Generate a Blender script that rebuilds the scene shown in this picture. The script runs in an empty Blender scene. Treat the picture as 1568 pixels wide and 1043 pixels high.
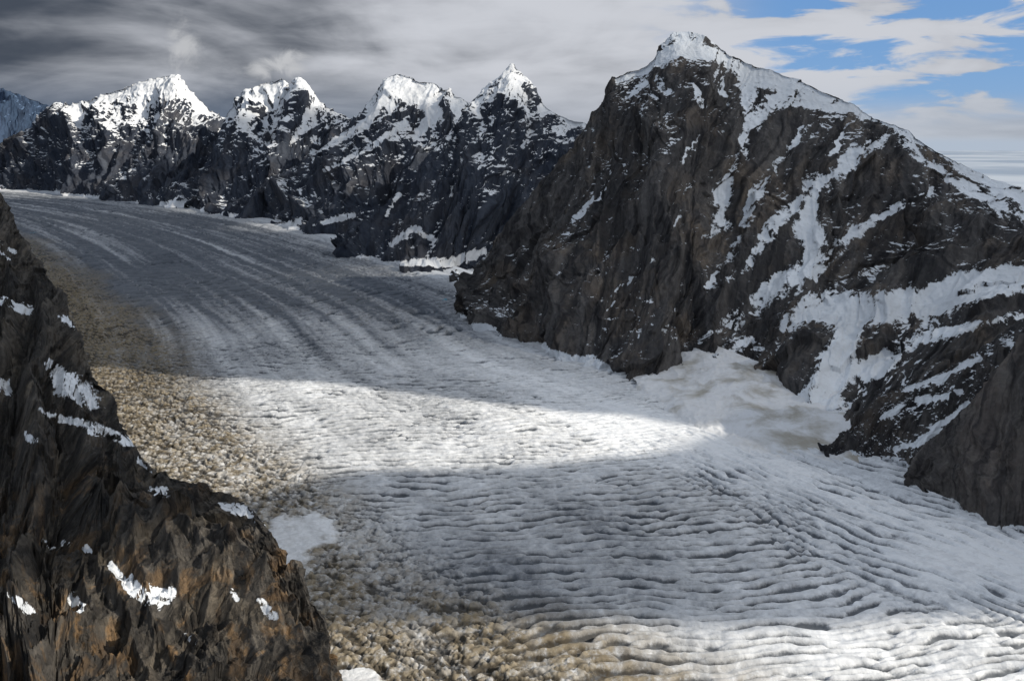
import bpy, math, numpy as np, time
T0=time.time()
F=1358.0; HX=784.0; HY=215.0; CAMZ=10.0      # 1 unit = 100 m
def V(b,e,Y):                                  # image pixel x / y and depth, unprojected to world
    return ((b-HX)/F*Y, Y, CAMZ+(HY-e)/F*Y)
def G(b,e):  # image pixel dropped onto the flat glacier plane
    Y=CAMZ*F/(e-HY); return ((b-HX)/F*Y, Y)
# ------------------------------------------------------------ noise
rng=np.random.RandomState(7)
perm=rng.permutation(256); perm=np.concatenate([perm,perm,perm]).astype(np.int32)
g3=rng.normal(size=(256,3)); g3/=np.linalg.norm(g3,axis=1)[:,None]; g3=g3.astype(np.float32)
fr_=rng.rand(256,5).astype(np.float32)
def pn(x,y,z):
    x=np.asarray(x,np.float32);y=np.asarray(y,np.float32);z=np.asarray(z,np.float32)
    xf=np.floor(x);yf=np.floor(y);zf=np.floor(z)
    xi=xf.astype(np.int32)&255;yi=yf.astype(np.int32)&255;zi=zf.astype(np.int32)&255
    x=x-xf;y=y-yf;z=z-zf
    u=x*x*x*(x*(x*6-15)+10);v=y*y*y*(y*(y*6-15)+10);w=z*z*z*(z*(z*6-15)+10)
    def c(a,b,d):
        h=perm[perm[perm[xi+a]+yi+b]+zi+d]; g=g3[h]
        return g[...,0]*(x-a)+g[...,1]*(y-b)+g[...,2]*(z-d)
    def l(a,b,t): return a+t*(b-a)
    return 1.5*l(l(l(c(0,0,0),c(1,0,0),u),l(c(0,1,0),c(1,1,0),u),v),l(l(c(0,0,1),c(1,0,1),u),l(c(0,1,1),c(1,1,1),u),v),w)
def pn2(x,y,k=0.37): return pn(x,y,np.full_like(np.asarray(x,np.float32),k))
def fbm(x,y,z,o,g=0.5):
    s=0;a=1.0
    for i in range(o):
        s=s+a*pn(x*2**i+13.1*i,y*2**i+7.7*i,z*2**i+3.3*i);a*=g
    return s
def ridged(x,y,z,o,g=0.5):
    s=0;a=1.0;w=1.0
    for i in range(o):
        n=1-np.minimum(1,np.abs(pn(x*2**i+5.1*i,y*2**i+1.7*i,z*2**i+9.3*i))*1.6); n=n*n*w
        s=s+a*n; w=np.clip(n*1.6,0,1); a*=g
    return s
def facets(a,b,seed):                          # broken planar slabs (cellular)
    a=np.asarray(a,np.float32);b=np.asarray(b,np.float32)
    ai=np.floor(a);bi=np.floor(b); best=np.full(a.shape,1e9,np.float32); out=np.zeros(a.shape,np.float32)
    for i in (-1,0,1):
        for j in (-1,0,1):
            ca=ai+i; cb=bi+j
            h=perm[perm[ca.astype(np.int32)&255]+((cb.astype(np.int32)+seed)&255)]
            r=fr_[h]; dx=a-ca-r[...,0]; dy=b-cb-r[...,1]
            d=dx*dx+dy*dy; m=d<best
            best=np.where(m,d,best)
            out=np.where(m,(r[...,2]-0.5)*0.8+(r[...,3]-0.5)*1.8*dx+(r[...,4]-0.5)*1.4*dy,out)
    return out
def ss(a,b,x):
    t=np.clip((x-a)/(b-a),0,1); return t*t*(3-2*t)
# ------------------------------------------------------------ mesh helpers
def cr(P,ts):
    K=P.shape[0]; i=np.clip(np.floor(ts).astype(int),0,K-2); f=(ts-i)
    f=f.reshape((-1,)+(1,)*(P.ndim-1))
    p0=P[np.maximum(i-1,0)];p1=P[i];p2=P[i+1];p3=P[np.minimum(i+2,K-1)]
    return 0.5*((2*p1)+(-p0+p2)*f+(2*p0-5*p1+4*p2-p3)*f**2+(-p0+3*p1-3*p2+p3)*f**3)
def gnorm(P):
    du=np.gradient(P,axis=1);dv=np.gradient(P,axis=0)
    n=np.cross(du,dv); n/=np.linalg.norm(n,axis=2)[...,None]+1e-9
    return n
def grid_mesh(name,P,attrs,mat):
    nv,nu=P.shape[:2]
    me=bpy.data.meshes.new(name)
    me.vertices.add(nv*nu); me.vertices.foreach_set('co',P.reshape(-1).astype(np.float32))
    idx=np.arange(nv*nu,dtype=np.int32).reshape(nv,nu)
    q=np.stack([idx[:-1,:-1],idx[:-1,1:],idx[1:,1:],idx[1:,:-1]],-1).reshape(-1,4)
    if gnorm(P)[...,2].mean()<0: q=q[:,::-1]
    nf=len(q)
    me.loops.add(nf*4); me.loops.foreach_set('vertex_index',np.ascontiguousarray(q).reshape(-1))
    me.polygons.add(nf); me.polygons.foreach_set('loop_start',np.arange(0,nf*4,4,dtype=np.int32))
    try: me.polygons.foreach_set('loop_total',np.full(nf,4,np.int32))
    except Exception: pass
    me.polygons.foreach_set('use_smooth',np.ones(nf,bool))
    me.update(calc_edges=True)
    for k,a in attrs.items():
        at=me.attributes.new(k,'FLOAT','POINT'); at.data.foreach_set('value',np.ascontiguousarray(a).reshape(-1).astype(np.float32))
    me.materials.append(mat)
    ob=bpy.data.objects.new(name,me); bpy.context.scene.collection.objects.link(ob)
    return ob
# ------------------------------------------------------------ node helpers
class NT:
    def __init__(s,nt): s.nt=nt; nt.nodes.clear()
    def n(s,t,**k):
        nd=s.nt.nodes.new(t)
        for a,b in k.items(): setattr(nd,a,b)
        return nd
    def l(s,a,b): s.nt.links.new(a,b)
    def setin(s,nd,i,v):
        if isinstance(v,bpy.types.NodeSocket): s.l(v,nd.inputs[i])
        elif v is not None: nd.inputs[i].default_value=v
    def m(s,op,a,b=None,c=None,clamp=False):
        nd=s.n('ShaderNodeMath',operation=op,use_clamp=clamp)
        s.setin(nd,0,a)
        if b is not None: s.setin(nd,1,b)
        if c is not None: s.setin(nd,2,c)
        return nd.outputs[0]
    def rng(s,v,a,b,c=0.0,d=1.0):
        nd=s.n('ShaderNodeMapRange',interpolation_type='SMOOTHSTEP')
        s.setin(nd,0,v);s.setin(nd,1,a);s.setin(nd,2,b);s.setin(nd,3,c);s.setin(nd,4,d)
        return nd.outputs[0]
    def mix(s,f,a,b):
        nd=s.n('ShaderNodeMix',data_type='RGBA')
        s.setin(nd,0,f)
        for i,v in ((6,a),(7,b)):
            if isinstance(v,tuple) and len(v)==3: v=v+(1.0,)
            s.setin(nd,i,v)
        return nd.outputs[2]
    def noise(s,vec,scale,detail=8,rough=0.6,dist=0.0):
        nd=s.n('ShaderNodeTexNoise'); s.l(vec,nd.inputs['Vector'])
        nd.inputs['Scale'].default_value=scale;nd.inputs['Detail'].default_value=detail
        nd.inputs['Roughness'].default_value=rough;nd.inputs['Distortion'].default_value=dist
        return nd.outputs['Fac']
    def voro(s,vec,scale):
        nd=s.n('ShaderNodeTexVoronoi',distance='CHEBYCHEV'); s.l(vec,nd.inputs['Vector']); nd.inputs['Scale'].default_value=scale
        sp=s.n('ShaderNodeSeparateColor'); s.l(nd.outputs['Color'],sp.inputs[0])
        return nd.outputs['Distance'],sp.outputs[0]
    def comb(s,a,b,c=0.0):
        nd=s.n('ShaderNodeCombineXYZ'); s.setin(nd,0,a);s.setin(nd,1,b);s.setin(nd,2,c); return nd.outputs[0]
    def mapv(s,vec,sc,rot=(0,0,0)):
        nd=s.n('ShaderNodeMapping'); s.l(vec,nd.inputs[0]); nd.inputs['Scale'].default_value=sc; nd.inputs['Rotation'].default_value=rot
        return nd.outputs[0]
    def attr(s,n):
        nd=s.n('ShaderNodeAttribute',attribute_name=n); return nd.outputs['Fac']
def finish(N,col,rough,bump_h,bstr,bdist,spec=0.3):
    b=N.n('ShaderNodeBump'); b.inputs['Strength'].default_value=bstr; b.inputs['Distance'].default_value=bdist
    N.l(bump_h,b.inputs['Height'])
    p=N.n('ShaderNodeBsdfPrincipled'); N.l(col,p.inputs['Base Color']); N.setin(p,'Roughness',rough)
    p.inputs['Specular IOR Level'].default_value=spec
    N.l(b.outputs[0],p.inputs['Normal'])
    o=N.n('ShaderNodeOutputMaterial'); N.l(p.outputs[0],o.inputs[0])
def rock_mat(name,dark,mid,tan,sc=1.0,tanamt=0.5,snowcol=(0.80,0.83,0.87),bd=0.15,rust_sun=None,snoise=1.15,facet=0.6,n3w=1.1):
    m=bpy.data.materials.new(name); m.use_nodes=True; N=NT(m.node_tree)
    co=N.n('ShaderNodeTexCoord').outputs['Object']
    n2=N.noise(co,0.35*sc,4,0.6,0.3)
    n3=N.noise(co,5*sc,6,0.72)
    su=N.m('ADD',N.attr('su'),N.m('MULTIPLY',N.m('SUBTRACT',n2,0.5),1.6/sc)); sd=N.attr('sd')
    st=N.comb(su,N.m('MULTIPLY',sd,0.14),n2)
    st2=N.comb(N.m('ADD',su,N.m('MULTIPLY',sd,0.22)),N.m('MULTIPLY',sd,0.07),0.7)
    n1=N.noise(st,1.3*sc,7,0.66,0.3)
    n4=N.noise(st2,3.4*sc,5,0.62,0.15)
    w3=N.m('MULTIPLY',N.m('SUBTRACT',n3,0.5),0.35/sc)
    vv=N.comb(N.m('ADD',N.m('ADD',su,N.m('MULTIPLY',sd,0.35)),w3),N.m('ADD',N.m('MULTIPLY',sd,0.30),w3),0.2)
    vw=N.comb(N.m('ADD',N.m('ADD',su,N.m('MULTIPLY',sd,0.15)),w3),N.m('ADD',N.m('MULTIPLY',sd,0.16),w3),0.2)
    vd,vc=N.voro(vw,1.3*sc)
    vd2,vc2=N.voro(vv,5.0*sc)
    c=N.mix(N.rng(n1,0.36,0.64),dark,mid)
    c=N.mix(N.m('MULTIPLY',N.rng(n2,0.48,0.66),tanamt),c,tan)
    if rust_sun is not None:
        n5=N.noise(co,0.8*sc,5,0.65,0.6)
        zz=N.n('ShaderNodeSeparateXYZ'); N.l(co,zz.inputs[0])
        c=N.mix(N.m('MULTIPLY',N.m('MULTIPLY',N.rng(n5,0.50,0.62),0.75),N.rng(zz.outputs[2],4.2,2.4,0.08,1.0)),c,rust_sun)  # rust patches low on the rock, raised to carry golden sunlit warmth
    c=N.mix(N.m('MULTIPLY',N.rng(vc,0.35,1.0),0.75*facet),c,dark)
    c=N.mix(N.m('MULTIPLY',N.rng(vc2,0.5,1.0),0.35*facet),c,mid)
    c=N.mix(N.rng(n4,0.36,0.56,0.75,0.0),c,(dark[0]*0.3,dark[1]*0.3,dark[2]*0.35))
    c=N.mix(N.rng(n3,0.36,0.60,0.32,0.0),c,(dark[0]*0.4,dark[1]*0.4,dark[2]*0.45))
    sn=N.attr('snow')
    sv=N.m('ADD',sn,N.m('MULTIPLY',N.m('SUBTRACT',n1,0.5),snoise*0.9))
    sv=N.m('ADD',sv,N.m('MULTIPLY',N.m('SUBTRACT',n3,0.5),snoise*n3w))
    sv=N.m('ADD',sv,N.m('MULTIPLY',N.m('SUBTRACT',vc2,0.5),snoise*0.2))
    sf=N.rng(sv,0.45,0.55)
    scn=N.mix(N.rng(n2,0.35,0.65),snowcol,tuple(v*0.82 for v in snowcol))
    scn=N.mix(N.rng(n3,0.50,0.30,0.0,0.30),scn,tuple(v*0.55 for v in snowcol))
    c=N.mix(sf,c,scn)
    h=N.m('ADD',N.m('MULTIPLY',n1,0.45),N.m('ADD',N.m('MULTIPLY',n4,0.40),N.m('MULTIPLY',n3,0.22)))
    h=N.m('ADD',h,N.m('MULTIPLY',N.m('ADD',N.m('MULTIPLY',vd,0.45),N.m('MULTIPLY',vd2,0.22)),facet))
    h=N.m('ADD',N.m('MULTIPLY',h,N.m('SUBTRACT',1.0,N.m('MULTIPLY',sf,0.6))),N.m('MULTIPLY',sf,0.2))
    finish(N,c,N.rng(sf,0,1,0.85,0.6),h,0.85,bd/sc,0.25)
    return m
# ------------------------------------------------------------ mountains
def pline(b,e,lines):
    out=np.zeros_like(b)
    for L in lines:
        for (x0,y0,w0),(x1,y1,w1) in zip(L[:-1],L[1:]):
            dx,dy=x1-x0,y1-y0; t=np.clip(((b-x0)*dx+(e-y0)*dy)/(dx*dx+dy*dy+1e-6),0,1)
            d=np.hypot(b-x0-t*dx,e-y0-t*dy); w=w0+t*(w1-w0)
            out=np.maximum(out,1.5-d/w*1.0)
    return np.clip(out,0,1)
def mountain(name,cols,nu,nv,mat,back=14,amp=1.0,fr=0.16,thr=(0.85,0.62),zr=(2,16),snow_lines=None,soft_lines=None,off=0.0,snowtop=None,
             kb=1.5,km=0.55,kf=0.10,kl=0.10,mids=(0.33,0.66),vback=0.18,foot=0.9,kshear=0.0,nat=1.0,ks=0.45,ks2=0.17,fs=2.6,soft=0.85,ragged=0.0):
    rows=[[],[],[],[],[],[]]
    for c in cols:
        cr_=np.array(V(*c[0])); ft=np.array(V(*c[-1]))
        if len(c)==4: m1=np.array(V(*c[1])); m2=np.array(V(*c[2]))
        else:
            m1=cr_*(1-mids[0])+ft*mids[0]; m2=cr_*(1-mids[1])+ft*mids[1]
        sc=np.array([cr_[0]/cr_[1],1.0,0])
        rows[1].append(cr_); rows[2].append(m1); rows[3].append(m2); rows[4].append(ft)
        bk=cr_+sc*back; bk[2]=-1.0; rows[0].append(bk)
        f2=ft.copy(); d=(ft-m2); d[2]=0; d/=np.linalg.norm(d)+1e-6; f2+=d*0.03*back; f2[2]-=1.0; rows[5].append(f2)
    R=np.array(rows,dtype=float)
    nb=int(nv*vback)
    ts=np.concatenate([np.linspace(0,1,nb,endpoint=False),np.linspace(1,4,nv-nb-6,endpoint=False),np.linspace(4,5,6)])
    A=R[1:5]
    front=cr(A,np.clip(ts-1,0,3))
    tb=np.clip(ts,0,1)[:,None,None]; backp=R[0]*(1-tb)+R[1]*tb
    tk=np.clip(ts-4,0,1)[:,None,None]; sk=R[4]*(1-tk)+R[5]*tk
    P=np.where((ts<1)[:,None,None],backp,np.where((ts>4)[:,None,None],sk,front))
    P=cr(np.swapaxes(P,0,1),np.linspace(0,len(cols)-1,nu)); P=np.swapaxes(P,0,1).copy()
    n=gnorm(P)
    if n[...,2].mean()<0: n=-n
    x,y,z=P[...,0]+off,P[...,1]+off*0.7,P[...,2]
    fm=(ts>=1)&(ts<=4)
    U=np.concatenate([[0],np.cumsum(np.linalg.norm(np.diff(P[fm],axis=1),axis=2).mean(0))])[None,:]+off+0*x
    D_=np.concatenate([[0],np.cumsum(np.linalg.norm(np.diff(P,axis=0),axis=2).mean(1))])[:,None]+0*x
    w1=pn(x*fr*0.9,y*fr*0.9,z*fr*0.9); w2=pn(x*fr*3,y*fr*3,z*fr*3); w4=pn(x*fr*9,y*fr*9,z*fr*9)
    Us=U+kshear*D_
    big=ridged(Us*fr+w1*0.45,D_*fr*0.30,w1*0.3+off,2,0.5)-0.7
    bl=fbm(x*fr*1.3,y*fr*1.3,z*fr*1.3,3)
    med=ridged(Us*fr*3.6+w1*0.8+w2*0.35,D_*fr*0.9+w2*0.2,w2*0.3+off,4,0.55)-0.7
    fine=ridged(x*fr*8,y*fr*8,z*fr*8,4,0.6)-0.6
    dg=pn((U+0.9*D_)*fr*5.5+w2*0.6,(D_-0.4*U)*fr*1.3,w1)      # oblique joints / ledges
    fa=facets((U+0.35*D_)*fr*fs+0.5*w1+0.35*w2,D_*fr*fs*0.42+0.3*w2+0.15*w4,3)
    fb=facets((U+0.15*D_)*fr*fs*2.9+0.5*w2+0.25*w4,D_*fr*fs*1.2+0.5*w2+0.25*w4,11)
    fc=facets((U-0.2*D_)*fr*fs*8+0.5*w4,D_*fr*fs*4.0+0.5*w4+w2,29)
    cd=np.abs(ts-1)[:,None]
    env=0.18+0.82*ss(0,0.9,cd); e2=0.3+0.7*env
    disp=(big*kb*env+bl*0.45*env+med*km*(0.35+0.65*env)+fine*kf+(dg*kl*1.6)*e2+fa*ks*e2+fb*ks2*e2+fc*ks2*0.32)*amp
    wb=12*pn(x*0.5,y*0.5,z*0.5); wc=5*pn(x*2,y*2,z*2)
    if ragged>0: wc=wc+ragged*(7*pn(x*4,y*4,z*4)+4*pn(x*9,y*9,z*9))
    k=1.0 if P[...,1].mean()<70 else 0.5
    fm2=(ts>0.95)[:,None]
    def image_px(Q):  # vertices projected through the camera to image pixels, noise-warped
        return (Q[...,0]/Q[...,1])*F+HX+(wb+wc)*k, HY-(Q[...,2]-CAMZ)/Q[...,1]*F-wb*0.5*k+wc*k
    def coul(Q):
        bb,ee=image_px(Q); cc=pline(bb,ee,snow_lines)*fm2
        if soft_lines is not None: cc=np.maximum(cc,pline(bb,ee,soft_lines)*fm2*(soft+0.30*w2+0.22*pn(x*2.3,y*2.3,z*1.2)))
        return np.clip(cc,0,1)
    if snow_lines is not None:
        cou=coul(P); disp=disp*(1-0.35*cou)-0.20*amp*cou*(1-0.8*min(1,ragged))
    P2=P+n*disp[...,None]
    cou=coul(P2) if snow_lines is not None else None
    n2=gnorm(P2)
    if n2[...,2].mean()<0: n2=-n2
    z2=P2[...,2]
    a=ss(zr[0],zr[1],z2+2.0*pn(x*fr*2,y*fr*2,z*fr*2))
    th=thr[0]+(thr[1]-thr[0])*a
    snow=0.5+(n2[...,2]-th)*2.6 - (med)*0.30 - big*0.15 -dg*0.1
    snow=np.clip(snow*nat-(1-nat),-0.9,1.2)
    if snowtop is not None:
        snow=np.maximum(snow,-0.4+1.3*ss(snowtop[0],snowtop[1],z2-1.6*amp*med-0.8*amp*big+0.5*fine*amp)+0.8*(n2[...,2]-0.6))
    if foot>0: snow=np.maximum(snow,-0.3+1.3*ss(foot*amp,0.1*amp,z2-0.9*amp*pn(x*fr*2,y*fr*2,z*0)-0.5*amp*w2+0.4*amp))
    if cou is not None: snow=np.maximum(snow,cou*(1.2-0.25*min(1,ragged))-0.2-0.3*np.clip(med,0,1)+0.12*w2+(0.35+0.35*ragged)*(n2[...,2]-0.7))
    return grid_mesh(name,P2,{'snow':snow,'su':U,'sd':D_},mat)

rock_main=rock_mat('granite_main',(0.034,0.034,0.037),(0.120,0.113,0.109),(0.185,0.146,0.110),sc=1.0,tanamt=0.55,facet=0.75,snowcol=(0.74,0.78,0.83))
rock_far=rock_mat('granite_far_hazed',(0.024,0.032,0.050),(0.068,0.079,0.102),(0.125,0.108,0.095),sc=0.5,tanamt=0.35,snowcol=(0.80,0.82,0.85),facet=0.7)  # aerial haze baked into the bluer rock colours
rock_vfar=rock_mat('granite_hazy',(0.03,0.055,0.10),(0.05,0.08,0.14),(0.06,0.09,0.14),sc=0.3,tanamt=0.3,snowcol=(0.13,0.20,0.32))  # blue distance haze mixed into rock and snow colours
rock_near=rock_mat('granite_near',(0.022,0.021,0.020),(0.112,0.100,0.086),(0.19,0.158,0.118),sc=2.0,tanamt=0.6,bd=0.32,rust_sun=(0.25,0.15,0.068),snoise=0.95,facet=0.9,n3w=1.4)
rock_wall=rock_mat('granite_slab',(0.055,0.052,0.053),(0.13,0.12,0.112),(0.17,0.14,0.12),sc=1.3,tanamt=0.5,facet=0.4)

main=[((700,482,52.5),(702,482,52)),
((740,398,53),(735,492,49.0)),
((800,312,54),(780,512,45.7)),
((868,232,54),(815,530,43.1)),
((915,165,54),(850,548,40.8)),
((938,120,54),(885,562,39.1)),
((990,96,54),(925,570,38.2)),
((1016,66,54),(960,576,37.6)),
((1048,49,54),(990,578,37.4)),
((1092,68,53.5),(1040,574,37.8)),
((1140,93,53),(1090,300,47),(1090,440,41.5),(1090,568,38.5)),
((1200,114,52),(1170,300,47),(1150,440,41.5),(1140,575,37.7)),
((1290,150,51),(1260,300,45.5),(1225,440,40.5),(1190,598,35.5)),
((1340,180,50),(1320,325,44.5),(1290,440,40.5),(1235,620,33.5)),
((1385,196,49),(1380,350,43.5),(1350,445,40),(1265,640,32)),
((1440,230,48),(1440,350,42.5),(1420,440,39.5),(1300,650,31.2)),
((1500,265,47),(1510,350,42),(1500,430,39),(1345,655,30.9)),
((1568,292,46),(1590,360,41.5),(1590,430,38.5),(1400,655,30.9)),
((1660,330,45),(1680,380,41),(1680,440,38),(1500,650,31)),
((1820,400,44),(1820,430,41),(1820,480,38),(1700,640,32))]
lines=[[(1140,100,18),(1155,165,16)],
[(948,122,7),(1000,95,13),(1048,72,18),(1100,88,15),(1150,112,20),(1225,138,26),(1290,165,13),(1340,182,7),(1385,200,9),(1440,235,11),(1500,270,13),(1560,300,18),(1640,340,24)],
[(1230,145,18),(1180,160,22),(1155,185,16)],
[(1205,500,18),(1240,470,26),(1320,470,30),(1400,462,30),(1470,445,30),(1530,430,28),(1640,430,28)],
[(1300,490,30),(1290,540,34),(1270,590,34),(1240,630,40)],
[(1310,240,6),(1250,285,9),(1235,340,12),(1250,395,14)],[(1125,260,4),(1112,295,8),(1100,345,9)],[(1265,400,9),(1210,435,8)]]
softl=[[(1155,165,14),(1135,235,11),(1112,295,15),(1100,345,17),(1085,360,6)],
[(1375,195,7),(1310,240,16),(1250,285,20),(1235,340,22),(1250,395,24)],
[(1240,300,15),(1190,340,14),(1150,400,16),(1115,430,6)],
[(1430,290,5),(1350,330,8),(1290,370,13),(1265,400,18)],
[(1265,400,18),(1200,440,20),(1130,490,15),(1100,500,8)],
[(1165,270,6),(1125,380,8),(1085,440,5)],
[(1225,400,12),(1180,440,12),(1110,490,10),(1080,520,5)],
[(1010,120,12),(1030,140,6)],[(1100,110,12),(1115,160,6)],[(1385,215,9),(1420,250,11),(1470,275,9),(1530,315,14),(1600,350,15)],
[(1568,480,8),(1480,505,10),(1400,520,13),(1330,570,24)],[(1230,200,8),(1190,250,7),(1165,300,6)],[(1300,190,5),(1270,240,6)],
[(935,282,3),(885,330,4),(868,345,2)],[(1000,395,3),(955,440,4),(930,470,2)],[(1070,210,3),(1040,250,4)],[(1045,330,4),(1010,370,2)],[(1150,520,8),(1090,545,6)],[(960,150,6),(985,130,7),(1010,150,5)],[(1060,130,6),(1080,165,4)]]
mountain('granite_peak',main,1100,700,rock_main,back=16,amp=0.8,fr=0.17,thr=(0.95,0.82),zr=(3,17),snow_lines=lines,soft_lines=softl,snowtop=(13.0,16.2),kb=1.2,km=0.30,kf=0.05,kl=0.09,ks=0.66,ks2=0.18,foot=0.8,ragged=0.25)

p4=[((520,386,80),(521,388,79)),((560,340,82),(545,396,75)),((620,290,85),(580,404,71.9)),((670,235,88),(620,410,69.6)),((700,192,90),(655,412,69)),
((730,145,92),(690,409,70)),((762,120,92),(705,408,70.5)),((785,98,92),(715,406,71)),((806,122,92),(735,402,72.6)),((835,160,91),(770,402,72.6)),((870,180,90),(810,402,72.6)),((905,190,88),(860,402,72.6)),((980,230,86),(950,402,72.6))]
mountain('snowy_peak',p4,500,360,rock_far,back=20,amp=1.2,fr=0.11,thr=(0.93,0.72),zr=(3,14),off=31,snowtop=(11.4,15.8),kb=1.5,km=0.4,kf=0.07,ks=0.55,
 snow_lines=[[(830,165,8),(880,182,10),(910,195,10)],[(640,355,8),(665,365,8)],[(600,375,5),(630,350,6)],[(740,385,8),(700,400,10),(600,405,6)]],
 soft_lines=[[(785,112,8),(800,150,10),(810,200,8),(800,225,5)],[(730,140,6),(735,180,6)],[(700,260,5),(690,300,4)],[(610,300,4),(590,330,4)]])
p3=[((348,322,124),(352,329,119)),((400,287,123),(400,338,110)),((440,262,122),(430,345,104.5)),((490,225,121),(470,352,99)),((545,180,120),(510,358,95)),
((575,140,120),(540,361,93)),((603,113,120),(570,364,91)),((650,122,119),(610,368,88.8)),((685,137,117),(650,372,86.5)),((718,158,114),(700,375,85)),((760,190,110),(740,378,83.3)),((840,235,105),(820,380,82))]
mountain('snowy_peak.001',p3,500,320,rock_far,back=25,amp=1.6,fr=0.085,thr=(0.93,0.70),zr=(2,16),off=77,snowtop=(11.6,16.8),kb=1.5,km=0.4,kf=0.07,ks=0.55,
 snow_lines=[[(603,128,10),(640,140,24),(665,175,14),(640,205,6)],[(700,150,9),(700,180,9)],[(540,330,6),(480,345,5)]],
 soft_lines=[[(590,150,10),(560,190,9),(500,225,8),(420,245,5)],[(620,190,7),(560,230,6),(500,260,4)]])
p2=[((255,313,140),(256,317,133)),((285,280,145),(275,319,130.5)),((320,235,150),(300,322,127)),((342,178,153),(325,324,124.6)),((368,146,155),(345,327,121)),
((395,130,155),(365,330,118)),((432,119,154),(390,333,115)),((445,138,152),(405,334,114)),((458,122,150),(420,335,113)),((490,155,147),(450,337,111)),((520,175,144),(490,340,108.6)),((560,195,140),(540,340,108.6)),((640,230,135),(620,340,108.6))]
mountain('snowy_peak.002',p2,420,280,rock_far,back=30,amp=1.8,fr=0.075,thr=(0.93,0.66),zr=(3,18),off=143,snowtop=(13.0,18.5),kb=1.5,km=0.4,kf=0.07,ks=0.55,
 snow_lines=[[(430,128,6),(440,150,7)]],soft_lines=[[(480,160,8),(460,200,6),(440,230,4)]])
p1=[((-160,290,195),(-160,292,176)),((-60,260,192),(-60,292,176)),((0,225,190),(0,292,176)),((45,195,188),(50,294,172)),((75,165,186),(85,297,165.6)),((130,155,184),(120,300,160)),
((165,140,182),(150,303,154)),((210,126,181),(180,306,149)),((262,116,180),(215,311,141.5)),((292,138,178),(240,314,137)),((340,180,175),(280,317,133)),((400,210,170),(340,318,132)),((470,240,165),(430,318,132))]
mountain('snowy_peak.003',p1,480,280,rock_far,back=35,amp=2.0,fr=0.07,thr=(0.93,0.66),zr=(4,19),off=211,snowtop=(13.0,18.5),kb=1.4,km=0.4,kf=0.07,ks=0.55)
pd=[((-300,150,300),(-300,280,260)),((-150,120,300),(-150,280,260)),((-60,150,300),(-60,280,260)),((0,138,300),(0,280,260)),((22,142,300),(20,280,260)),((45,150,300),(45,280,260)),((70,160,300),(70,280,260)),((110,190,300),(110,280,260)),((200,220,300),(200,280,260))]
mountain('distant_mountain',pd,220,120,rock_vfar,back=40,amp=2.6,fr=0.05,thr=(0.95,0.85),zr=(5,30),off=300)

ribE=[((1258,694,28.5),(1262,697,28.2)),((1300,656,29.2),(1292,697,28.2)),((1345,612,29.7),(1325,698,28.1)),((1385,592,30),(1360,703,27.8)),((1440,572,30.2),(1395,712,27.3)),
((1500,535,30.2),(1430,720,26.9)),((1560,495,30.2),(1480,730,26.4)),((1640,440,30),(1560,735,26.1)),((1800,380,30),(1750,740,25.9))]
mountain('rock_ridge',ribE,420,260,rock_main,back=1.6,amp=0.2,fr=0.6,thr=(0.86,0.82),zr=(0,6),off=55,foot=0.5,
 snow_lines=[[(1370,690,6),(1420,670,8),(1480,620,6)]],soft_lines=[[(1385,598,6),(1440,580,6),(1500,545,6)],[(1345,640,6),(1400,615,7),(1470,600,7)]])
wallR=[((1386,732,26.3),(1390,736,26)),((1405,700,26.6),(1415,746,25.5)),((1440,660,26.5),(1445,762,24.8)),((1480,620,26.3),(1480,786,23.8)),((1512,585,26),(1520,802,23.1)),((1568,508,26),(1568,814,22.6)),((1640,400,26),(1640,840,21.7)),((1760,300,26),(1760,880,20.4)),((1950,200,26),(1950,930,19))]
mountain('granite_wall',wallR,420,320,rock_wall,back=5,amp=0.16,fr=0.55,thr=(0.97,0.97),zr=(0,10),off=90,kb=1.6,foot=0.6,nat=0.5)

fg=[((-120,262,36),(-400,420,28),(-500,700,18),(-500,1150,11)),
((-30,270,34),(-200,470,25),(-300,750,17),(-350,1200,10.5)),
((5,302,31),(-80,500,23.5),(-200,780,16.2),(-250,1200,10.5)),
((40,378,28),(-20,540,22),(-110,800,15.6),(-150,1200,10.6)),
((92,450,25),(30,580,20.5),(-50,820,15),(-80,1200,10.7)),
((122,530,23),(70,640,19),(0,850,14.5),(-20,1200,10.8)),
((165,600,21),(120,710,17.5),(50,880,14),(20,1200,10.9)),
((190,660,19.5),(150,770,16.6),(90,910,13.6),(60,1200,11)),
((240,716,18),(190,800,15.8),(130,930,13.4),(100,1210,11)),
((330,750,16.6),(280,830,15),(210,950,13.1),(160,1220,11)),
((400,790,15.6),(350,870,14.4),(280,970,12.9),(220,1230,11)),
((436,850,14.8),(400,910,14),(340,1000,12.7),(290,1240,11)),
((478,915,14.2),(450,965,13.5),(410,1040,12.5),(360,1250,11)),
((508,985,13.6),(490,1020,13.1),(460,1090,12.4),(420,1260,11)),
((505,1060,13.1),(495,1110,12.7),(475,1170,12.1),(450,1270,11.2)),
((480,1180,12.3),(475,1210,12.1),(465,1240,11.8),(450,1280,11.4))]
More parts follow.
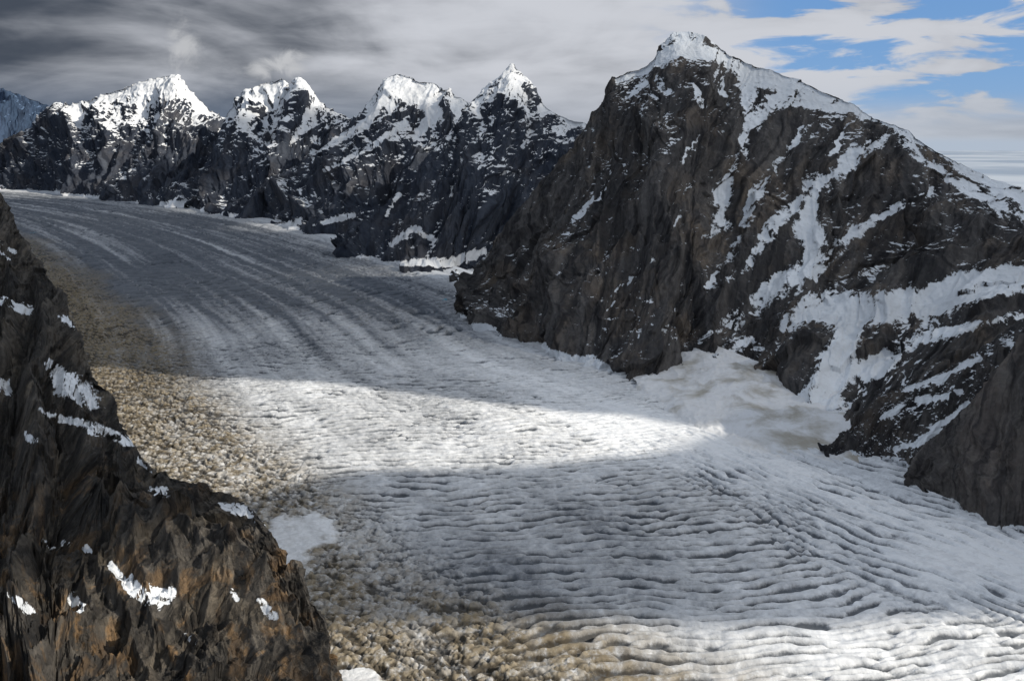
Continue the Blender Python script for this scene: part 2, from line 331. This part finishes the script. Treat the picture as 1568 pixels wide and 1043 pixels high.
mountain('foreground_cliff',fg,950,800,rock_near,back=2.6,amp=0.42,fr=0.34,thr=(0.99,0.97),zr=(0,9),off=12,vback=0.12,kb=1.5,km=0.30,kf=0.06,kl=0.12,kshear=-0.35,nat=0.0,foot=0,ks=1.05,ks2=0.36,fs=2.8,ragged=0.8,
 snow_lines=[[(70,558,8),(85,570,13),(110,590,24),(138,612,20)],[(60,632,7),(130,652,10),(200,676,8)],[(200,880,6),(215,905,16),(240,912,18),(262,905,12)],[(170,865,6),(205,905,8)],
 [(345,776,8),(375,788,11),(398,800,8)],[(100,833,11),(128,838,9)],[(105,912,11),(128,930,11)],[(20,915,9),(45,935,11)],[(240,752,10),(256,758,9)],[(400,920,8),(420,942,11)],[(0,590,14),(12,602,8)],[(0,460,8),(45,475,8)],[(98,490,8),(115,497,8)],[(355,905,6),(365,920,6)],[(290,975,8),(300,985,8)],[(40,668,8),(58,674,8)],[(0,380,6),(20,388,6)],[(60,820,5),(80,835,5)],[(300,700,5),(340,735,5)],[(215,700,6),(240,720,5)]])
print('mountains',time.time()-T0)
# ------------------------------------------------------------ glacier
LR=[((-900,280),(-60,288)),((-400,300),(60,292)),((-250,315),(190,303)),((-150,340),(330,318)),((-80,380),(480,345)),((-20,440),(620,385)),((40,520),(790,440)),
((90,600),(960,520)),((150,700),(1150,565)),((220,820),(1400,640)),((350,960),(1600,710)),((520,1150),(1800,790)),((900,1300),(2150,850)),((1500,1400),(2700,890))]
LRw=np.array([[G(*a),G(*b)] for a,b in LR])
seg=[40,50,60,70,100,170,190,220,270,310,300,200,50]
ts=np.concatenate([np.linspace(i,i+1,n,endpoint=False) for i,n in enumerate(seg)]+[np.array([13.0])])
B=cr(LRw,ts)
nt=1000; t=np.linspace(0,1,nt)
XY=B[:,0,None,:]*(1-t)[None,:,None]+B[:,1,None,:]*t[None,:,None]
mid=XY[:,nt//2]; S=np.concatenate([[0],np.cumsum(np.linalg.norm(np.diff(mid,axis=0),axis=1))])
wid=np.linalg.norm(B[:,1]-B[:,0],axis=1)
T=(t[None,:]-0.5)*wid[:,None]; S=S[:,None]+0*T; X=XY[...,0];Y=XY[...,1]; tt=t[None,:]+0*S; sr=ts[:,None]+0*S
wa=pn2(X*0.12,Y*0.12); wb=pn2(X*0.5,Y*0.5,1.3); wc=pn2(X*1.6,Y*1.6,6.6)
bow=0.012*T*T*ss(60,30,Y)
Sa=S+1.2*wa+0.35*wb+0.12*wc-bow
tau=2*np.pi
def stripes(q,along,lam,seed,j=1.0):
    ph=q/lam+1.6*pn2(q*0.30,along*0.22,seed)+0.70*j*pn2(q*0.9,along*0.65,seed+3)+0.30*j*pn2(q*2.6,along*1.9,seed+5)
    s=np.sin(tau*ph)
    gate=ss(-0.30,0.22,pn2(q*1.5,along*0.65,seed+7)+0.6*pn2(q*3.3,along*1.7,seed+9)+0.04)
    return s,gate
wR=ss(0.50,0.66,tt+0.08*wa)*ss(33,26,Y-6*ss(0.5,0.9,tt))*ss(7.2,8.4,sr)
wF=ss(38,50,Y)
wC=(1-wR)*(1-wF)
qC=Y*0.97-0.10*X+0.5*wa-0.004*(X+2)**2
sC,gC=stripes(qC,X,0.36,2.1)
sC2,gC2=stripes(qC*1.0,X,0.19,31.1)
sR,gR=stripes(0.80*X+0.60*Y+0.5*wa,0.6*X-0.8*Y,0.40,5.3)
sR2,gR2=stripes(0.80*X+0.60*Y+0.5*wa,0.6*X-0.8*Y,0.21,55.3)
sF,gF=stripes(Sa*1.0,T,0.9,8.2)
sL,gL=stripes(Y*0.85+X*0.5+0.3*wb,X*0.85-Y*0.5,0.30,61.7,1.7)
c4=pn2(X*6,Y*6,3.3); c5=pn2(X*3.0,Y*3.0,4.3)
r1=1-np.minimum(1,2.2*np.abs(pn2(X*2.6+0.6*wc,Y*3.2+0.6*c5,13.3))); r2=1-np.minimum(1,2.2*np.abs(pn2(X*5.4+0.5*c5,Y*6.2,17.9)))
ser=facets(X*3.4+0.4*wc+0.3*c5,Y*4.8+0.4*c5,17); ser2=facets(X*7.0+0.4*c4,Y*9.0+0.4*c5,41)
chaos=np.clip(0.50*ss(0.35,0.95,r1)+0.40*ss(0.4,0.95,r2)+0.55*ss(-0.5,0.8,sL)*(0.3+0.7*gL),0,1.1)
long1=pn2(Sa*0.025,T*0.55,1.1)+0.5*pn2(Sa*0.05,T*1.5,6.1)
flow=pn2(Sa*0.02,T*0.9,21.1)+0.7*pn2(Sa*0.03,T*2.4,26.1)
patch=pn2(X*0.1,Y*0.13,9.9)+0.5*pn2(X*0.3,Y*0.3,2.9)+0.35*pn2(X*0.8,Y*0.8,7.9)
lane=np.exp(-((tt-(0.66+0.02*(sr-8)))/0.08)**2)*ss(6,8,sr)
left=ss(0.26,0.12,tt+0.08*patch+0.03*wb)
bn=1.3*wb+0.7*wc+0.35*c5+0.2*c4
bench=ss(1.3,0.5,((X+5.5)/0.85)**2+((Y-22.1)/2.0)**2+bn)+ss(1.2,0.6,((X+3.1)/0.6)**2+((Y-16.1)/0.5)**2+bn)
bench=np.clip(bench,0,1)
strength=np.clip(0.95+0.60*patch-0.40*lane+0.1*left,0.3,1.25)*ss(0.97,0.86,tt+0.04*patch)*(1-0.82*bench)
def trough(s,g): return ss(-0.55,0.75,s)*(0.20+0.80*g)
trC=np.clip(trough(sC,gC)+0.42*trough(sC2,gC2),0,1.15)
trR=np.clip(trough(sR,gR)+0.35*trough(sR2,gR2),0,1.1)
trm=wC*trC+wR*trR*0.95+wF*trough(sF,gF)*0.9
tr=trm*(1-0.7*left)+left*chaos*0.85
h=-0.17*tr*strength*(1+0.6*wF)*(1-0.35*left)+0.02*c4*strength+0.02*c5*(0.3+strength)+0.12*pn2(X*0.4,Y*0.4,7.7)+0.05*long1+left*(0.06*ser+0.028*ser2)*(1-0.9*bench)*(1-0.5*wF)
Z=h
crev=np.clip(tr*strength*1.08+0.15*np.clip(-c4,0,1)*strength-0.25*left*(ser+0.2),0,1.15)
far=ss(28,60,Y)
dkp=np.exp(-(((X+0.3)/4.8)**2+((Y-20.6)/3.4)**2))  # extra grey painted into the shaded ice at lower centre
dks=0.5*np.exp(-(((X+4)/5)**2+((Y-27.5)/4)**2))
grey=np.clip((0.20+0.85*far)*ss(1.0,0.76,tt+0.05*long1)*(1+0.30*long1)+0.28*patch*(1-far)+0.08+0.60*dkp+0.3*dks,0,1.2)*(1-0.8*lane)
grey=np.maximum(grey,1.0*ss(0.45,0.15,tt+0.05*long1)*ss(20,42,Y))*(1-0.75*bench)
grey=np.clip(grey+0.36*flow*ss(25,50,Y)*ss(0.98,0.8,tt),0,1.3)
dw=0.28+0.09*ss(10.1,10.9,sr)-0.05*ss(8.8,9.4,sr)*ss(10.3,9.9,sr)
dirt=np.clip(ss(dw,dw-0.16,tt+0.06*patch+0.03*long1)*(1.05+0.5*c5+0.5*long1+0.4*patch),0,1)*(1-0.8*bench)
mor=np.exp(-((tt-0.33-0.02*np.sin(sr))/0.008)**2)+0.9*np.exp(-((tt-0.24)/0.008)**2)+0.8*np.exp(-((tt-0.43)/0.012)**2)+0.6*np.exp(-((tt-0.56)/0.010)**2)+0.8*np.exp(-((tt-0.19)/0.006)**2)
grey=np.clip(grey+0.5*mor*ss(34,60,Y),0,1.35)
gm=bpy.data.materials.new('glacier_ice'); gm.use_nodes=True; N=NT(gm.node_tree)
co=N.n('ShaderNodeTexCoord').outputs['Object']
f1=N.noise(co,5.0,6,0.72); f3=N.noise(co,13,4,0.7)
fl2=N.comb(N.m('MULTIPLY',N.attr('fs'),0.05),N.attr('ft'),0.3); f5=N.noise(fl2,1.8,6,0.65)
fl=N.comb(N.m('MULTIPLY',N.attr('fs'),1.0),N.m('MULTIPLY',N.attr('ft'),0.33),0.0); f4=N.noise(fl,5.0,5,0.66,0.25)
gf=N.m('ADD',N.attr('grey'),N.m('MULTIPLY',N.m('SUBTRACT',f1,0.5),0.8))
gf=N.m('ADD',gf,N.m('MULTIPLY',N.m('SUBTRACT',f4,0.5),0.8))
gf=N.m('ADD',gf,N.m('MULTIPLY',N.m('SUBTRACT',f5,0.5),0.9))
gf=N.m('MULTIPLY',gf,0.87,clamp=True)
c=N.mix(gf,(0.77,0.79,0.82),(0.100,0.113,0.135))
df=N.m('MULTIPLY',N.attr('dirt'),N.rng(f1,0.22,0.55),clamp=True)
c=N.mix(N.m('MULTIPLY',df,0.92),c,N.mix(N.rng(f4,0.4,0.6),(0.14,0.108,0.062),(0.24,0.195,0.125)))
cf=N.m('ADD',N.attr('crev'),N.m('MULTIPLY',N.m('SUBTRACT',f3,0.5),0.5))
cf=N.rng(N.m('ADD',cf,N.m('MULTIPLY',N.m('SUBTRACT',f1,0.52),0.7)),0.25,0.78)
c=N.mix(N.m('MULTIPLY',cf,0.88),c,N.mix(df,(0.055,0.067,0.085),(0.040,0.033,0.024)))  # trough colour painted dark to deepen the shade in the crevasses
bl=N.rng(N.noise(co,0.55,3,0.5),0.735,0.76)
c=N.mix(N.m('MULTIPLY',bl,0.8),c,(0.05,0.30,0.42))
hh=N.m('ADD',N.m('MULTIPLY',f1,0.45),N.m('MULTIPLY',f3,0.25))
finish(N,c,0.7,hh,0.8,0.08,0.2)
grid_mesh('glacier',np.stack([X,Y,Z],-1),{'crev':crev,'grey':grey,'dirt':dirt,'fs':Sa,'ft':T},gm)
print('glacier',time.time()-T0)
def snow_m(name,c0,c1,c2,amt,haze=False):
    sm=bpy.data.materials.new(name); sm.use_nodes=True; N=NT(sm.node_tree)
    co=N.n('ShaderNodeTexCoord').outputs['Object']
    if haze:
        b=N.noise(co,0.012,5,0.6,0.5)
        c=N.mix(N.rng(b,0.38,0.62),(0.27,0.33,0.42),(0.45,0.50,0.57))  # distant haze painted into the ground colour, toned like the sky
    else:
        a=N.noise(co,0.5,7,0.6,0.4); b=N.noise(co,4,6,0.65)
        c=N.mix(N.m('MULTIPLY',N.rng(a,0.46,0.68),amt),c0,c1)
        c=N.mix(N.rng(b,0.5,0.75,0,0.35),c,c2)
    finish(N,c,0.7,b,0.0 if haze else 0.5,0.08,0.1)
    return sm
sm=snow_m('avalanche_snow',(0.72,0.73,0.75),(0.30,0.27,0.21),(0.4,0.38,0.34),0.85)
hz=snow_m('ground_haze_tone',None,None,None,0.5,True)
fan_rows=[[(960,560,39.5),(1020,545,39.5),(1070,528,39.8),(1120,540,39),(1170,560,37.5),(1230,575,36),(1300,590,35)],
[(965,574,37.9),(1020,570,37.6),(1080,575,36.5),(1130,585,35.4),(1180,600,34.3),(1240,618,33),(1300,630,32)],
[(975,590,36.3),(1030,618,33.7),(1085,648,31.4),(1150,676,29.5),(1220,690,28.7),(1270,695,28.4),(1310,690,28.6)],
[(970,598,35.8),(1020,640,32.6),(1080,672,30.2),(1150,702,28.4),(1225,712,27.8),(1290,715,27.6),(1330,700,28.2)]]
FR=np.array([[V(*p) for p in r] for r in fan_rows]); FR[3,:,2]=-0.3
Pf=cr(FR,np.linspace(0,3,200)); Pf=np.swapaxes(cr(np.swapaxes(Pf,0,1),np.linspace(0,6,360)),0,1).copy()
Pf[...,2]+=0.12*fbm(Pf[...,0]*.5,Pf[...,1]*.5,Pf[...,2]*0,5)+0.03*(ridged(Pf[...,0]*1.6,Pf[...,1]*1.2,Pf[...,2]*0,4)-0.6)+0.05
grid_mesh('avalanche_snow_fan',Pf,{},sm)
gx=np.linspace(-900,900,200); gy=np.linspace(-500,900,160); GX,GY=np.meshgrid(gx,gy)
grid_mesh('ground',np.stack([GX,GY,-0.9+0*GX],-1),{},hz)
# ------------------------------------------------------------ cloud deck (unseen sheet added to cast shade, gaps shaped to the sunlit patches)
SUN=np.array([0.75,-0.35,0.55]); SUN/=np.linalg.norm(SUN)
H=42.0; sh=SUN[:2]/SUN[2]*H
gx=np.concatenate([np.arange(-190,-24,3.0),np.arange(-24,34,0.2),np.arange(34,130,4.0)])
gy=np.concatenate([np.arange(-60,6,4.0),np.arange(6,42,0.2),np.arange(42,160,3.0)])
GX,GY=np.meshgrid(gx,gy)
def sdf(poly):
    poly=np.array(poly); d=np.full(GX.shape,1e9); ins=np.zeros(GX.shape,bool)
    for i in range(len(poly)):
        a=poly[i];b=poly[(i+1)%len(poly)]; e=b-a
        w=np.stack([GX-a[0],GY-a[1]],-1); k=np.clip((w@e)/(e@e),0,1)
        d=np.minimum(d,np.linalg.norm(w-k[...,None]*e,axis=-1))
        cnd=((a[1]<=GY)&(b[1]>GY))|((b[1]<=GY)&(a[1]>GY))
        xi=a[0]+(GY-a[1])/(b[1]-a[1]+1e-12)*e[0]
        ins^=cnd&(GX<xi)
    return np.where(ins,-d,d)
pA=[G(*p) for p in [(120,560),(330,578),(560,592),(800,622),(980,640),(1125,656),(1040,684),(900,702),(740,712),(560,718),(450,742),(330,770),(150,720)]]
pB=[G(*p) for p in [(470,962),(700,950),(900,952),(1100,962),(1300,955),(1568,935),(1900,915),(2300,905),(2300,1500)]]+[(0,7),(-13,8),(-13.5,13),(-10.5,17.5),(-6,18)]
wn=0.30*pn2(GX*0.4,GY*0.4)+0.10*pn2(GX*1.5,GY*1.5)
dA=sdf(pA)+wn; dB=sdf(pB)+wn*0.6
base=0.92+0.08*pn2(GX*0.05,GY*0.05)
def blob(cx,cy,rx,ry,k):
    q=np.hypot((GX-cx)/rx,(GY-cy)/ry)+0.25*pn2(GX*0.08,GY*0.08,3.1); return k*ss(1.2,0.6,q)
hole=blob(-96,193,40,26,0.8)+blob(-67,167,24,14,0.7)+blob(-38,131,14,10,0.65)+blob(-23,104,10,7,0.6)+blob(-8,66,9,5,0.3)
den=np.clip(base-hole,0,1)*ss(-0.25,0.3,dA)*ss(-0.2,0.2,dB)
den*=ss(-190,-150,GX)*ss(130,100,GX)*ss(-60,-45,GY)*ss(160,148,GY)
cm=bpy.data.materials.new('shade_cloud'); cm.use_nodes=True; N=NT(cm.node_tree)
tp=N.n('ShaderNodeBsdfTransparent'); tl=N.n('ShaderNodeBsdfTranslucent'); tl.inputs[0].default_value=(0.62,0.69,0.80,1)
dd=N.n('ShaderNodeBsdfDiffuse'); dd.inputs[0].default_value=(0.9,0.9,0.9,1)
mx=N.n('ShaderNodeMixShader'); mx.inputs[0].default_value=0.5; N.l(tl.outputs[0],mx.inputs[1]); N.l(dd.outputs[0],mx.inputs[2])
m2=N.n('ShaderNodeMixShader'); N.l(N.attr('cover'),m2.inputs[0]); N.l(tp.outputs[0],m2.inputs[1]); N.l(mx.outputs[0],m2.inputs[2])
o=N.n('ShaderNodeOutputMaterial'); N.l(m2.outputs[0],o.inputs[0])
grid_mesh('shade_cloud_deck',np.stack([GX+sh[0],GY+sh[1],H+0*GX],-1),{'cover':den},cm)
# ------------------------------------------------------------ sky
el=math.asin(SUN[2]); az=math.atan2(SUN[0],SUN[1])
w=bpy.data.worlds.new('World'); bpy.context.scene.world=w; w.use_nodes=True; N=NT(w.node_tree)
sky=N.n('ShaderNodeTexSky',sky_type='NISHITA'); sky.sun_disc=False; sky.sun_elevation=el; sky.sun_rotation=az; sky.altitude=2000
dr=N.n('ShaderNodeTexCoord').outputs['Generated']
sx=N.n('ShaderNodeSeparateXYZ'); N.l(dr,sx.inputs[0]); dx,dy,dz=sx.outputs
n1=N.noise(N.mapv(dr,(2.6,2.6,7),(0,0.08,0)),1.7,6,0.50,0.5)
n2=N.noise(N.mapv(dr,(3,3,14),(0,0.12,0)),2.6,7,0.55,0.4)
side=N.rng(dx,-0.55,0.05)
nn=N.m('ADD',N.m('MULTIPLY',n1,0.7),N.m('MULTIPLY',n2,0.3))
lightf=N.rng(N.m('ADD',nn,N.m('MULTIPLY',side,0.21)),0.38,0.80)
cl=N.mix(lightf,(0.62,0.76,1.02),(5.9,6.1,6.6))
low=N.rng(dz,0.01,0.085,1.0,0.0)
hc=N.mix(N.rng(dx,-0.5,-0.1),(0.5,0.9,1.6),(2.0,2.45,3.2)); hc=N.mix(N.rng(dx,0.1,0.4),hc,(4.3,5.0,6.0))
cl=N.mix(N.m('MULTIPLY',low,N.rng(dx,-0.3,0.1,0.75,0.40)),cl,hc)
hi=N.rng(dz,0.2,0.5)
cl=N.mix(hi,cl,(3.4,3.9,4.7))
gap=N.m('MULTIPLY',N.rng(N.m('ADD',n2,N.m('MULTIPLY',n1,0.4)),0.755,0.66),N.rng(dx,0.12,0.30))
gap=N.m('MULTIPLY',gap,N.rng(dz,0.3,0.16))
gap=N.m('MULTIPLY',gap,N.rng(dz,0.01,0.05))
bs=N.mix(0.7,sky.outputs[0],(1.3,3.2,6.8))
cl=N.mix(gap,cl,bs)
cl=N.mix(N.rng(dz,0.006,-0.004),cl,hc)
def puff(cx,cz,rx,rz,k):
    a=N.m('DIVIDE',N.m('SUBTRACT',dx,cx),rx); b=N.m('DIVIDE',N.m('SUBTRACT',dz,cz),rz)
    r=N.m('SQRT',N.m('ADD',N.m('MULTIPLY',a,a),N.m('MULTIPLY',b,b)))
    r=N.m('ADD',r,N.m('MULTIPLY',N.m('SUBTRACT',N.noise(dr,34,6,0.6,0.6),0.5),3.6))
    return N.m('MULTIPLY',N.m('MULTIPLY',N.rng(r,1.5,0.1),k),N.rng(dy,0,0.1))
def D(b,e):
    v=np.array([(b-HX)/F,1,(HY-e)/F]); return v/np.linalg.norm(v)
for (b,e,rx,rz,k) in ((282,70,0.014,0.020,0.9),(398,106,0.018,0.012,1.0),(438,96,0.018,0.012,1.0)):
    v=D(b,e); cl=N.mix(puff(float(v[0]),float(v[2]),rx,rz,k),cl,(5.2,5.3,5.5))
bg=N.n('ShaderNodeBackground'); N.l(cl,bg.inputs[0]); bg.inputs[1].default_value=0.1
o=N.n('ShaderNodeOutputWorld'); N.l(bg.outputs[0],o.inputs[0])
# ------------------------------------------------------------ sun
sd=bpy.data.lights.new('sun','SUN'); sd.energy=4.8; sd.angle=math.radians(0.5); sd.color=(1.0,0.92,0.79)
so=bpy.data.objects.new('sun',sd); bpy.context.scene.collection.objects.link(so)
from mathutils import Vector
so.rotation_euler=Vector(SUN).to_track_quat('Z','Y').to_euler(); so.location=(60,-30,80)
# ------------------------------------------------------------ camera
cd=bpy.data.cameras.new('camera'); cam=bpy.data.objects.new('camera',cd); bpy.context.scene.collection.objects.link(cam)
cam.location=(0,0,CAMZ); cam.rotation_euler=(math.radians(90),0,0)
cd.sensor_width=36; cd.lens=36*F/1568; cd.shift_y=-(521.5-HY)/1568; cd.clip_start=0.1; cd.clip_end=5000
sc=bpy.context.scene; sc.camera=cam
sc.view_settings.view_transform='Standard'; sc.view_settings.look='None'; sc.view_settings.exposure=0
print('done',time.time()-T0)
